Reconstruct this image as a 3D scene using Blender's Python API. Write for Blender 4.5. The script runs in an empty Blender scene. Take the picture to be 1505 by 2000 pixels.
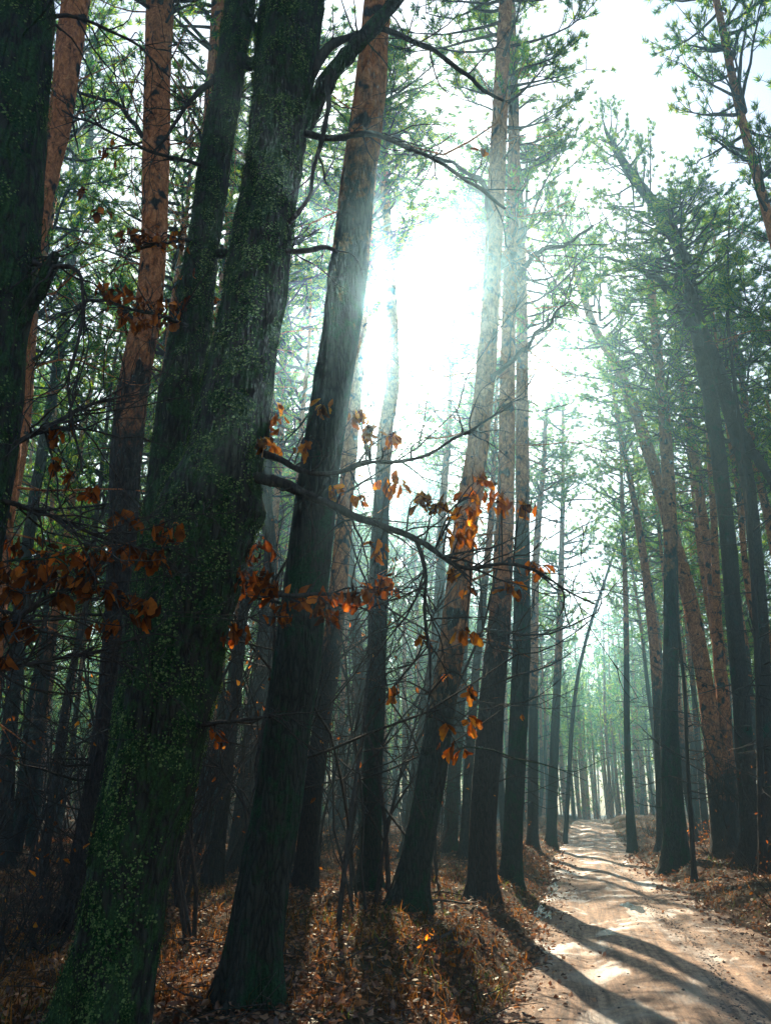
import bpy, math, random
import numpy as np
from mathutils import Vector, noise as mnoise

# ------------------------------------------------------------------ camera, world, sun, exposure
SC = bpy.context.scene
F = 1700.0                                   # focal length in pixels of a 1505 x 2000 frame
CAMH = 1.6
TH = math.atan(590.0 / F)
CT, ST = math.cos(TH), math.sin(TH)

def ray(px, py):
    u, v = (px - 752.5) / F, (1000.0 - py) / F
    return np.array([u, CT - ST * v, ST + CT * v])

def at(px, py, Y):
    d = ray(px, py)
    t = Y / d[1]
    return np.array([d[0] * t, Y, CAMH + d[2] * t]), t

cam = bpy.data.cameras.new('camera')
cam_o = bpy.data.objects.new('camera', cam)
SC.collection.objects.link(cam_o)
cam.sensor_fit = 'VERTICAL'
cam.sensor_height = 24.0
cam.lens = 24.0 * F / 2000.0
cam.clip_start = 0.05
cam.clip_end = 2000.0
cam_o.location = (0, 0, CAMH)
cam_o.rotation_euler = (math.radians(90) + TH, 0, 0)
SC.camera = cam_o

sd = ray(738, 585); sd /= np.linalg.norm(sd)
SUN_EL = math.asin(sd[2]); SUN_AZ = math.atan2(sd[0], sd[1])
w = bpy.data.worlds.new('World'); SC.world = w; w.use_nodes = True
nt = w.node_tree; nt.nodes.clear()
sky = nt.nodes.new('ShaderNodeTexSky'); sky.sky_type = 'NISHITA'; sky.sun_disc = False
sky.sun_elevation = SUN_EL; sky.sun_rotation = SUN_AZ
sky.air_density = 1.3; sky.dust_density = 1.6; sky.ozone_density = 3.0
bg = nt.nodes.new('ShaderNodeBackground'); bg.inputs['Strength'].default_value = 0.08
wo = nt.nodes.new('ShaderNodeOutputWorld')
nt.links.new(sky.outputs[0], bg.inputs[0]); nt.links.new(bg.outputs[0], wo.inputs[0])

sun = bpy.data.lights.new('sun', 'SUN'); sun.energy = 5.0; sun.angle = math.radians(0.5)
sun.color = (1.0, 0.81, 0.58)
sun_o = bpy.data.objects.new('sun', sun); SC.collection.objects.link(sun_o)
sun_o.rotation_euler = Vector(tuple(-sd)).to_track_quat('-Z', 'Y').to_euler()
sun_o.location = (0, 0, 60)

SC.view_settings.view_transform = 'Standard'
SC.view_settings.look = 'None'
SC.view_settings.gamma = 1.0
SC.view_settings.exposure = 1.45
SC.render.film_transparent = False
cy = SC.cycles
cy.max_bounces = 5; cy.diffuse_bounces = 3; cy.glossy_bounces = 1; cy.transmission_bounces = 3
cy.volume_bounces = 2; cy.transparent_max_bounces = 4
cy.use_denoising = True
cy.sample_clamp_indirect = 4.0
cy.caustics_reflective = False; cy.caustics_refractive = False
cy.use_adaptive_sampling = True; cy.adaptive_threshold = 0.02

rs = np.random.RandomState(7)
random.seed(7)

# ------------------------------------------------------------------ materials
def new_mat(name):
    m = bpy.data.materials.new(name); m.use_nodes = True
    m.node_tree.nodes.clear()
    return m, m.node_tree.nodes, m.node_tree.links

def ramp(N, stops):
    r = N.new('ShaderNodeValToRGB'); e = r.color_ramp.elements
    e[0].position, e[0].color = stops[0][0], (*stops[0][1], 1)
    e[1].position, e[1].color = stops[-1][0], (*stops[-1][1], 1)
    for p, c in stops[1:-1]:
        k = e.new(p); k.color = (*c, 1)
    return r

def texco(N, L, scale, kind='Object'):
    tc = N.new('ShaderNodeTexCoord'); mp = N.new('ShaderNodeMapping')
    mp.inputs['Scale'].default_value = scale
    L.new(tc.outputs[kind], mp.inputs['Vector'])
    return mp

def noise_n(N, L, vec, scale, detail=4, rough=0.6, dist=0.0):
    n = N.new('ShaderNodeTexNoise'); n.inputs['Scale'].default_value = scale
    n.inputs['Detail'].default_value = detail; n.inputs['Roughness'].default_value = rough
    n.inputs['Distortion'].default_value = dist
    L.new(vec.outputs[0], n.inputs['Vector'])
    return n

def mixc(N, L, fac, a, b):
    m = N.new('ShaderNodeMix'); m.data_type = 'RGBA'
    for k, s in ((0, fac), (6, a), (7, b)):
        if hasattr(s, 'is_output'): L.new(s, m.inputs[k])
        elif k == 0: m.inputs[0].default_value = s
        else: m.inputs[k].default_value = (*s, 1)
    return m.outputs[2]

def bark_mat(name, dark, mid, moss=None, moss_amt=0.5, orange=None, furrow=1.0, bump=0.6, mscale=3.2):
    m, N, L = new_mat(name)
    out = N.new('ShaderNodeOutputMaterial'); b = N.new('ShaderNodeBsdfPrincipled')
    b.inputs['Roughness'].default_value = 0.92
    b.inputs['Specular IOR Level'].default_value = 0.15
    mp = texco(N, L, (1, 1, 0.2))
    vo = N.new('ShaderNodeTexVoronoi'); vo.feature = 'DISTANCE_TO_EDGE'
    vo.inputs['Scale'].default_value = 26 * furrow
    nd = noise_n(N, L, mp, 9, 5, 0.65, 0.4)
    ad = N.new('ShaderNodeVectorMath'); ad.operation = 'MULTIPLY_ADD'
    L.new(nd.outputs['Color'], ad.inputs[0]); ad.inputs[1].default_value = (0.09, 0.09, 0.09)
    L.new(mp.outputs[0], ad.inputs[2]); L.new(ad.outputs[0], vo.inputs['Vector'])
    n2 = noise_n(N, L, mp, 45, 4, 0.7)
    r1 = ramp(N, [(0.0, (0, 0, 0)), (0.28, (1, 1, 1))]); L.new(vo.outputs['Distance'], r1.inputs[0])
    hgt = N.new('ShaderNodeMath'); hgt.operation = 'MULTIPLY_ADD'
    L.new(n2.outputs[0], hgt.inputs[0]); hgt.inputs[1].default_value = 0.8; L.new(r1.outputs[0], hgt.inputs[2])
    col = mixc(N, L, hgt.outputs[0], dark, mid)
    mp2 = texco(N, L, (1, 1, 0.6))
    nb = noise_n(N, L, mp2, 3.2, 6, 0.7)
    if moss:
        nb = noise_n(N, L, mp2, mscale, 7, 0.78)
        rm = ramp(N, [(0.62 - 0.3 * moss_amt, (0, 0, 0)), (0.70 - 0.3 * moss_amt, (1, 1, 1))])
        L.new(nb.outputs[0], rm.inputs[0])
        nm = noise_n(N, L, texco(N, L, (1, 1, 1)), 60, 3, 0.7)
        rc = ramp(N, [(0.35, tuple(c * 0.35 for c in moss)), (0.65, moss)]); L.new(nm.outputs[0], rc.inputs[0])
        col = mixc(N, L, rm.outputs[0], col, rc.outputs[0])
    if orange:
        # flaky orange bark above the line where a pine sheds its grey plates
        sp = N.new('ShaderNodeSeparateXYZ'); tc = N.new('ShaderNodeTexCoord'); L.new(tc.outputs['Object'], sp.inputs[0])
        atn = N.new('ShaderNodeAttribute'); atn.attribute_type = 'OBJECT'; atn.attribute_name = 'bark_line'
        s1 = N.new('ShaderNodeMath'); s1.operation = 'SUBTRACT'; L.new(sp.outputs[2], s1.inputs[0]); L.new(atn.outputs['Fac'], s1.inputs[1])
        s2 = N.new('ShaderNodeMath'); s2.operation = 'MULTIPLY_ADD'; L.new(nb.outputs[0], s2.inputs[0]); s2.inputs[1].default_value = 9.0
        L.new(s1.outputs[0], s2.inputs[2])
        mr = N.new('ShaderNodeMapRange'); mr.inputs['From Min'].default_value = 3.6; mr.inputs['From Max'].default_value = 5.4
        L.new(s2.outputs[0], mr.inputs[0])
        nf = noise_n(N, L, texco(N, L, (1, 1, 0.6)), 11, 8, 0.78, 1.2)
        ro = ramp(N, [(0.36, tuple(c * 0.12 for c in orange)), (0.44, tuple(c * 0.50 for c in orange)), (0.52, tuple(c * 0.9 for c in orange)), (0.66, (orange[0] * 1.35, orange[1] * 1.7, orange[2] * 2.2))])
        L.new(nf.outputs[0], ro.inputs[0])
        kn = noise_n(N, L, texco(N, L, (1, 1, 0.8)), 4.5, 2, 0.5)
        rk = ramp(N, [(0.58, (0, 0, 0)), (0.64, (1, 1, 1))]); L.new(kn.outputs[0], rk.inputs[0])
        oc = mixc(N, L, rk.outputs[0], ro.outputs[0], (0.03, 0.022, 0.018))
        col = mixc(N, L, mr.outputs[0], col, oc)
    L.new(col, b.inputs['Base Color'])
    bp = N.new('ShaderNodeBump'); bp.inputs['Strength'].default_value = bump; bp.inputs['Distance'].default_value = 0.025
    L.new(hgt.outputs[0], bp.inputs['Height']); L.new(bp.outputs[0], b.inputs['Normal'])
    L.new(b.outputs[0], out.inputs[0])
    return m

def leaf_mat(name, stops, trans, tmix=0.5, scale=3.0, gloss=0.0):
    m, N, L = new_mat(name)
    out = N.new('ShaderNodeOutputMaterial')
    geo = N.new('ShaderNodeNewGeometry'); mp = N.new('ShaderNodeMapping')
    L.new(geo.outputs['Position'], mp.inputs[0])
    n = noise_n(N, L, mp, scale, 3, 0.7)
    ri = N.new('ShaderNodeMath'); ri.operation = 'MULTIPLY_ADD'
    L.new(geo.outputs['Random Per Island'], ri.inputs[0]); ri.inputs[1].default_value = 0.7
    sb = N.new('ShaderNodeMath'); sb.operation = 'ADD'; sb.inputs[1].default_value = -0.35
    L.new(n.outputs[0], sb.inputs[0]); L.new(sb.outputs[0], ri.inputs[2])
    r = ramp(N, stops); L.new(ri.outputs[0], r.inputs[0])
    d = N.new('ShaderNodeBsdfDiffuse'); t = N.new('ShaderNodeBsdfTranslucent')
    L.new(r.outputs[0], d.inputs[0])
    tm = N.new('ShaderNodeMix'); tm.data_type = 'RGBA'; tm.blend_type = 'MULTIPLY'; tm.inputs[0].default_value = 1.0
    L.new(r.outputs[0], tm.inputs[6]); tm.inputs[7].default_value = (*trans, 1); tm.clamp_result = False
    L.new(tm.outputs[2], t.inputs[0])
    mx = N.new('ShaderNodeMixShader'); mx.inputs[0].default_value = tmix
    L.new(d.outputs[0], mx.inputs[1]); L.new(t.outputs[0], mx.inputs[2])
    last = mx.outputs[0]
    if gloss:
        g = N.new('ShaderNodeBsdfGlossy'); g.inputs['Roughness'].default_value = 0.45
        g.inputs[0].default_value = (0.8, 0.85, 0.8, 1)
        m2 = N.new('ShaderNodeMixShader'); m2.inputs[0].default_value = gloss
        L.new(last, m2.inputs[1]); L.new(g.outputs[0], m2.inputs[2]); last = m2.outputs[0]
    L.new(last, out.inputs[0])
    return m

M_OAK = bark_mat('mossy_oak_bark', (0.006, 0.006, 0.005), (0.050, 0.046, 0.034), (0.055, 0.105, 0.036), 0.52, bump=1.0, furrow=0.8, mscale=9.0)
M_PINE = bark_mat('pine_bark', (0.006, 0.005, 0.005), (0.052, 0.040, 0.032), (0.03, 0.06, 0.03), -0.15, orange=(0.60, 0.20, 0.065), bump=0.8)
M_PINE_G = bark_mat('green_pine_bark', (0.006, 0.007, 0.006), (0.050, 0.048, 0.036), (0.032, 0.080, 0.034), 0.40, orange=(0.60, 0.20, 0.065), bump=0.8)
M_GREY = bark_mat('grey_bark', (0.012, 0.010, 0.009), (0.075, 0.060, 0.048), (0.03, 0.09, 0.05), 0.25, bump=0.5, furrow=1.3)
M_TWIG = bark_mat('twig_bark', (0.015, 0.012, 0.010), (0.06, 0.048, 0.038), (0.03, 0.06, 0.03), 0.0, bump=0.2)
M_NEEDLE = leaf_mat('pine_needles', [(0.2, (0.004, 0.050, 0.028)), (0.5, (0.022, 0.125, 0.030)), (0.8, (0.22, 0.30, 0.016))], (2.8, 2.7, 0.8), 0.55, 0.8)
M_DEAD = leaf_mat('dead_oak_leaves', [(0.12, (0.07, 0.026, 0.013)), (0.42, (0.33, 0.11, 0.022)), (0.85, (0.85, 0.42, 0.05))], (1.6, 1.5, 0.9), 0.66, 9.0)
M_RUSSET = leaf_mat('russet_oak_leaves', [(0.12, (0.07, 0.024, 0.011)), (0.45, (0.30, 0.088, 0.020)), (0.88, (0.72, 0.25, 0.035))], (1.5, 1.3, 0.9), 0.6, 9.0)
M_IVY = leaf_mat('ivy_leaves', [(0.2, (0.012, 0.035, 0.012)), (0.5, (0.050, 0.100, 0.032)), (0.8, (0.19, 0.25, 0.090))], (1.6, 1.8, 0.8), 0.2, 6.0)
M_LITTER = leaf_mat('fallen_leaves', [(0.15, (0.05, 0.022, 0.014)), (0.5, (0.19, 0.075, 0.032)), (0.85, (0.42, 0.22, 0.11))], (1.5, 1.3, 1.0), 0.3, 4.0, 0.05)
M_GRASS = leaf_mat('dry_grass', [(0.15, (0.022, 0.012, 0.006)), (0.5, (0.105, 0.042, 0.013)), (0.85, (0.34, 0.15, 0.035))], (1.8, 1.6, 1.0), 0.45, 1.3)
M_GREENG = leaf_mat('green_grass', [(0.15, (0.03, 0.06, 0.015)), (0.5, (0.08, 0.12, 0.03)), (0.85, (0.20, 0.20, 0.06))], (1.8, 1.9, 1.0), 0.45, 1.3)

def ground_mat():
    m, N, L = new_mat('forest_floor')
    out = N.new('ShaderNodeOutputMaterial'); b = N.new('ShaderNodeBsdfPrincipled')
    b.inputs['Roughness'].default_value = 0.95; b.inputs['Specular IOR Level'].default_value = 0.2
    mp = texco(N, L, (1, 1, 1))
    n1 = noise_n(N, L, mp, 22, 6, 0.75, 0.5); n2 = noise_n(N, L, mp, 0.6, 4, 0.6)
    r = ramp(N, [(0.3, (0.018, 0.012, 0.008)), (0.5, (0.075, 0.04, 0.02)), (0.62, (0.15, 0.075, 0.035)), (0.75, (0.24, 0.14, 0.08))])
    L.new(n1.outputs[0], r.inputs[0])
    r2 = ramp(N, [(0.45, (0, 0, 0)), (0.65, (1, 1, 1))]); L.new(n2.outputs[0], r2.inputs[0])
    f = N.new('ShaderNodeMath'); f.operation = 'MULTIPLY'; f.inputs[1].default_value = 0.5; L.new(r2.outputs[0], f.inputs[0])
    L.new(mixc(N, L, f.outputs[0], r.outputs[0], (0.05, 0.06, 0.02)), b.inputs['Base Color'])
    bp = N.new('ShaderNodeBump'); bp.inputs['Strength'].default_value = 1.0; bp.inputs['Distance'].default_value = 0.05
    L.new(n1.outputs[0], bp.inputs['Height']); L.new(bp.outputs[0], b.inputs['Normal'])
    L.new(b.outputs[0], out.inputs[0])
    return m

def road_mat():
    # UV: u = metres across the road, v = metres along it
    m, N, L = new_mat('sandy_road')
    out = N.new('ShaderNodeOutputMaterial'); b = N.new('ShaderNodeBsdfPrincipled')
    uv = N.new('ShaderNodeUVMap')
    def mpd(sc):
        q = N.new('ShaderNodeMapping'); q.inputs['Scale'].default_value = sc; L.new(uv.outputs[0], q.inputs[0]); return q
    nl = noise_n(N, L, mpd((1.0, 0.045, 1)), 6.0, 7, 0.7, 0.5)       # streaks along the wheel tracks
    nb = noise_n(N, L, mpd((1, 0.45, 1)), 1.1, 4, 0.6, 0.8)          # broad damp patches
    nf = noise_n(N, L, mpd((1, 1, 1)), 60, 5, 0.75)                  # grit
    nm = noise_n(N, L, mpd((1, 0.6, 1)), 11, 5, 0.7, 0.3)
    r = ramp(N, [(0.36, (0.075, 0.042, 0.024)), (0.48, (0.27, 0.160, 0.088)), (0.62, (0.47, 0.30, 0.175))])
    L.new(nl.outputs[0], r.inputs[0])
    rf = ramp(N, [(0.38, (0.40, 0.36, 0.34)), (0.50, (0.95, 0.95, 0.95)), (0.62, (1.15, 1.12, 1.1))]); L.new(nf.outputs[0], rf.inputs[0])
    mu = N.new('ShaderNodeMix'); mu.data_type = 'RGBA'; mu.blend_type = 'MULTIPLY'; mu.inputs[0].default_value = 0.8
    L.new(r.outputs[0], mu.inputs[6]); L.new(rf.outputs[0], mu.inputs[7])
    rm = ramp(N, [(0.38, (0.36, 0.32, 0.30)), (0.52, (0.95, 0.95, 0.95)), (0.6, (1.12, 1.1, 1.08))]); L.new(nm.outputs[0], rm.inputs[0])
    mu2 = N.new('ShaderNodeMix'); mu2.data_type = 'RGBA'; mu2.blend_type = 'MULTIPLY'; mu2.inputs[0].default_value = 0.8
    L.new(mu.outputs[2], mu2.inputs[6]); L.new(rm.outputs[0], mu2.inputs[7])
    rw = ramp(N, [(0.52, (0, 0, 0)), (0.62, (1, 1, 1))]); L.new(nb.outputs[0], rw.inputs[0])
    wet = N.new('ShaderNodeMath'); wet.operation = 'MULTIPLY'; wet.inputs[1].default_value = 0.55; L.new(rw.outputs[0], wet.inputs[0])
    L.new(mixc(N, L, wet.outputs[0], mu2.outputs[2], (0.15, 0.105, 0.075)), b.inputs['Base Color'])
    mr = N.new('ShaderNodeMapRange'); mr.inputs['To Min'].default_value = 0.85; mr.inputs['To Max'].default_value = 0.42
    L.new(rw.outputs[0], mr.inputs[0]); L.new(mr.outputs[0], b.inputs['Roughness'])
    b.inputs['Specular IOR Level'].default_value = 0.45
    h = N.new('ShaderNodeMath'); h.operation = 'MULTIPLY_ADD'; L.new(nf.outputs[0], h.inputs[0]); h.inputs[1].default_value = 0.35
    L.new(nm.outputs[0], h.inputs[2])
    h2 = N.new('ShaderNodeMath'); h2.operation = 'ADD'; L.new(h.outputs[0], h2.inputs[0]); L.new(nl.outputs[0], h2.inputs[1])
    bp = N.new('ShaderNodeBump'); bp.inputs['Strength'].default_value = 0.9; bp.inputs['Distance'].default_value = 0.022
    L.new(h2.outputs[0], bp.inputs['Height']); L.new(bp.outputs[0], b.inputs['Normal'])
    L.new(b.outputs[0], out.inputs[0])
    return m

def water_mat():
    m, N, L = new_mat('puddle_water')
    out = N.new('ShaderNodeOutputMaterial'); b = N.new('ShaderNodeBsdfPrincipled')
    b.inputs['Base Color'].default_value = (0.06, 0.05, 0.045, 1); b.inputs['Roughness'].default_value = 0.22
    n = noise_n(N, L, texco(N, L, (1, 1, 1)), 25, 3, 0.6)
    bp = N.new('ShaderNodeBump'); bp.inputs['Strength'].default_value = 0.35; bp.inputs['Distance'].default_value = 0.02
    L.new(n.outputs[0], bp.inputs['Height']); L.new(bp.outputs[0], b.inputs['Normal'])
    L.new(b.outputs[0], out.inputs[0])
    return m

# ------------------------------------------------------------------ mesh helpers
class MB:
    def __init__(s):
        s.v = []; s.n = 0; s.lv = []; s.lt = []; s.mi = []; s.sm = []
    def add(s, V, Fa, mat=0, smooth=False):
        V = np.asarray(V, np.float32).reshape(-1, 3); Fa = np.asarray(Fa, np.int32)
        s.v.append(V); s.lv.append((Fa + s.n).ravel()); s.lt.append(np.full(len(Fa), Fa.shape[1], np.int32))
        s.mi.append(np.full(len(Fa), mat, np.int32)); s.sm.append(np.full(len(Fa), smooth, bool)); s.n += len(V)
    def mesh(s, name, mats):
        me = bpy.data.meshes.new(name)
        V = np.concatenate(s.v); lv = np.concatenate(s.lv); lt = np.concatenate(s.lt)
        me.vertices.add(len(V)); me.vertices.foreach_set('co', V.ravel())
        me.loops.add(len(lv)); me.loops.foreach_set('vertex_index', lv)
        me.polygons.add(len(lt))
        st = np.concatenate([[0], np.cumsum(lt)[:-1]]).astype(np.int32)
        me.polygons.foreach_set('loop_start', st); me.polygons.foreach_set('loop_total', lt)
        me.polygons.foreach_set('material_index', np.concatenate(s.mi))
        me.polygons.foreach_set('use_smooth', np.concatenate(s.sm))
        for m in mats: me.materials.append(m)
        me.update(calc_edges=True)
        return me

def link(name, me, parent=None, loc=None):
    o = bpy.data.objects.new(name, me); SC.collection.objects.link(o)
    if parent is not None: o.parent = parent
    if loc is not None: o.location = loc
    return o

def tag(o, label=None, cat=None, group=None, kind=None):
    if label: o['label'] = label
    if cat: o['category'] = cat
    if group: o['group'] = group
    if kind: o['kind'] = kind
    return o

def empty(name, loc, label, cat, group=None, rz=0.0):
    o = bpy.data.objects.new(name, None); SC.collection.objects.link(o)
    o.location = tuple(float(c) for c in loc); o.rotation_euler = (0, 0, rz)
    o.empty_display_size = 0.3
    return tag(o, label, cat, group)

def norm(a): return a / (np.linalg.norm(a, axis=-1, keepdims=True) + 1e-9)

def resample(P, R, step):
    P = np.asarray(P, float); R = np.asarray(R, float)
    if len(P) > 2:                     # Catmull-Rom
        A = np.vstack([2 * P[0] - P[1], P, 2 * P[-1] - P[-2]]); out = []; ro = []
        for i in range(len(P) - 1):
            p0, p1, p2, p3 = A[i:i + 4]; n = max(1, int(np.ceil(np.linalg.norm(p2 - p1) / step)))
            for k in range(n):
                t = k / n
                out.append(0.5 * ((2 * p1) + (-p0 + p2) * t + (2 * p0 - 5 * p1 + 4 * p2 - p3) * t * t + (-p0 + 3 * p1 - 3 * p2 + p3) * t ** 3))
                ro.append(R[i] * (1 - t) + R[i + 1] * t)
        out.append(P[-1]); ro.append(R[-1])
        return np.array(out), np.array(ro)
    n = max(1, int(np.ceil(np.linalg.norm(P[1] - P[0]) / step))); t = np.linspace(0, 1, n + 1)[:, None]
    return P[0] * (1 - t) + P[1] * t, R[0] * (1 - t[:, 0]) + R[1] * t[:, 0]

def tube(mb, P, R, nseg=6, mat=0, cap=True, disp=None):
    P = np.asarray(P, float); R = np.asarray(R, float); n = len(P)
    T = norm(np.gradient(P, axis=0))
    ref = np.array([0, 1.0, 0]) if abs(T[0][2]) > 0.7 else np.array([0, 0, 1.0])
    U = np.zeros((n, 3)); u = norm(np.cross(ref, T[0]))
    for i in range(n):
        u = u - T[i] * np.dot(u, T[i]); u = norm(u); U[i] = u
    W = np.cross(T, U)
    a = np.linspace(0, 2 * np.pi, nseg, endpoint=False)
    RR = R[:, None] * np.ones((n, nseg))
    if disp is not None: RR = RR * disp(P, a)
    V = P[:, None, :] + RR[..., None] * (np.cos(a)[None, :, None] * U[:, None, :] + np.sin(a)[None, :, None] * W[:, None, :])
    i = np.arange(n - 1)[:, None] * nseg; j = np.arange(nseg)[None, :]; j2 = (j + 1) % nseg
    Fq = np.stack([i + j, i + j2, i + nseg + j2, i + nseg + j], -1).reshape(-1, 4)
    mb.add(V.reshape(-1, 3), Fq, mat, True)
    if cap:
        base = V[-1]; tip = P[-1] + T[-1] * R[-1] * 0.6
        Vc = np.vstack([base, tip[None]]); Fc = np.stack([np.arange(nseg), (np.arange(nseg) + 1) % nseg, np.full(nseg, nseg)], -1)
        mb.add(Vc, Fc, mat, True)
    return V

# value noise on the ground, vectorised
_g = np.random.RandomState(3).rand(256, 256)
def vnoise(x, y):
    x = np.asarray(x, float); y = np.asarray(y, float)
    xi = np.floor(x).astype(int); yi = np.floor(y).astype(int); fx = x - xi; fy = y - yi
    fx = fx * fx * (3 - 2 * fx); fy = fy * fy * (3 - 2 * fy)
    g = lambda a, b: _g[a & 255, b & 255]
    return (g(xi, yi) * (1 - fx) + g(xi + 1, yi) * fx) * (1 - fy) + (g(xi, yi + 1) * (1 - fx) + g(xi + 1, yi + 1) * fx) * fy
def sstep(a, b, x):
    t = np.clip((x - a) / (b - a), 0, 1); return t * t * (3 - 2 * t)

HW = 1.5
def xc(y):
    y = np.asarray(y, float); return 1.0 + 0.187 * y + 0.0003 * np.clip(y, 0, 90) ** 2 + 0.054 * np.clip(y - 90, 0, None)
def rise(y):
    r = 0
    for d in (-8, -4, 0, 4, 8):
        r = r + np.interp(np.asarray(y, float) + d, [-100, 28, 50, 78, 90, 130, 400], [0, 0, 0.25, 1.0, 1.15, 0.7, 1.5])
    return r / 5
def lat(x, y): return (np.asarray(x) - xc(y)) * 0.983
def edge_off(y, side): return 0.30 * (vnoise(np.asarray(y) * 0.45, 3.0 + 9 * side) - 0.5) + 0.22 * (vnoise(np.asarray(y) * 1.9, 13.0 + 9 * side) - 0.5) + 0.08 * (vnoise(np.asarray(y) * 6.3, 23.0 + 9 * side) - 0.5)
def gh(x, y):
    x = np.asarray(x, float); y = np.asarray(y, float); s = lat(x, y); a = np.abs(s)
    hw = HW + np.where(s > 0, edge_off(y, 1), edge_off(y, 0))
    z = rise(y) + 0.36 * sstep(hw - 0.02, hw + 1.1, a)
    k = sstep(hw, hw + 0.8, a)
    z = z + k * (0.30 * (vnoise(x * 0.45, y * 0.45) - 0.5) + 0.13 * (vnoise(x * 1.7 + 5, y * 1.7) - 0.5) + 0.05 * (vnoise(x * 5, y * 5 + 9) - 0.5))
    z = z - 0.06 * (1 - sstep(hw - 0.12, hw + 0.04, a))
    return z
def road_z(s, y):
    a = np.abs(np.asarray(s, float))
    rut = -0.045 * np.exp(-((a - 0.72) / 0.22) ** 2) + 0.03 * np.exp(-(np.asarray(s) / 0.28) ** 2) + 0.008 * (vnoise(s * 22, y * 1.5 + 7) - 0.5)
    return rise(y) + rut + 0.010 * (vnoise(s * 2 + 40, y * 0.2) - 0.5) + 0.004 * (vnoise(s * 7, y * 4) - 0.5) - 0.02 * sstep(1.3, 1.7, a)

# ------------------------------------------------------------------ ground and road
ys = [-30.0]
while ys[-1] < 300: ys.append(ys[-1] + max(0.10, 0.012 * abs(ys[-1] - 6) if ys[-1] > 6 else 0.35 * (1 if ys[-1] < 3 else 0.4)))
ys = np.array(ys)
sp_ = np.concatenate([np.arange(0, 1.2, 0.4), np.arange(1.2, 4.5, 0.09), 4.5 * 1.055 ** np.arange(0, 78)])
sp_ = sp_[sp_ < 220]
sc_ = np.concatenate([-sp_[::-1][:-1], sp_])
Yg, Sg = np.meshgrid(ys, sc_, indexing='ij'); Xg = xc(Yg) + Sg / 0.983
Zg = gh(Xg, Yg)
nr, nc = Yg.shape
def grid_faces(nr, nc):
    i = np.arange(nr - 1)[:, None] * nc; j = np.arange(nc - 1)[None, :]
    return np.stack([i + j, i + j + 1, i + nc + j + 1, i + nc + j], -1).reshape(-1, 4)
mb = MB(); mb.add(np.stack([Xg, Yg, Zg], -1), grid_faces(nr, nc), 0, True)
M_GROUND = ground_mat()
tag(link('ground', mb.mesh('ground', [M_GROUND])), 'brown forest floor rising in low banks beside the track', 'forest floor', kind='structure')

sr = np.linspace(-HW - 0.25, HW + 0.25, 61)
ysr = ys[ys < 140]
Yr, Sr = np.meshgrid(ysr, sr, indexing='ij'); Xr = xc(Yr) + Sr / 0.983
mb = MB(); mb.add(np.stack([Xr, Yr, road_z(Sr, Yr) + 0.006], -1), grid_faces(*Yr.shape), 0, True)
me = mb.mesh('road', [road_mat()])
uvl = me.uv_layers.new(name='UVMap'); li = np.zeros(len(me.loops), np.int32); me.loops.foreach_get('vertex_index', li)
uv = np.stack([Sr.ravel()[li], Yr.ravel()[li]], -1).astype(np.float32); uvl.data.foreach_set('uv', uv.ravel())
tag(link('road', me), 'sandy forest track with wheel ruts and damp patches', 'track', kind='structure')

# ------------------------------------------------------------------ crowns
def needles(mb, C, D, k, ln, wd, mat, r):
    N = len(C); C = np.repeat(C, k, 0); D = np.repeat(D, k, 0)
    d = norm(D * 0.8 + r.normal(size=(N * k, 3)) * 0.75)
    off = r.normal(size=(N * k, 3)) * ln * 0.12
    L = ln * r.uniform(0.6, 1.2, (N * k, 1)); s = norm(np.cross(d, r.normal(size=(N * k, 3)))) * wd * r.uniform(0.7, 1.3, (N * k, 1))
    a = C + off; V = np.stack([a - s, a + s, a + d * L], 1).reshape(-1, 3)
    mb.add(V, np.arange(N * k * 3).reshape(-1, 3), mat)

def limb(p, d, length, curve_up, r, n=5, wob=0.12):
    P = [np.array(p, float)]; d = norm(np.array(d, float)); st = length / n
    for i in range(n):
        d = norm(d + np.array([0, 0, curve_up / n]) + r.normal(size=3) * wob)
        P.append(P[-1] + d * st)
    return np.array(P)

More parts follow.
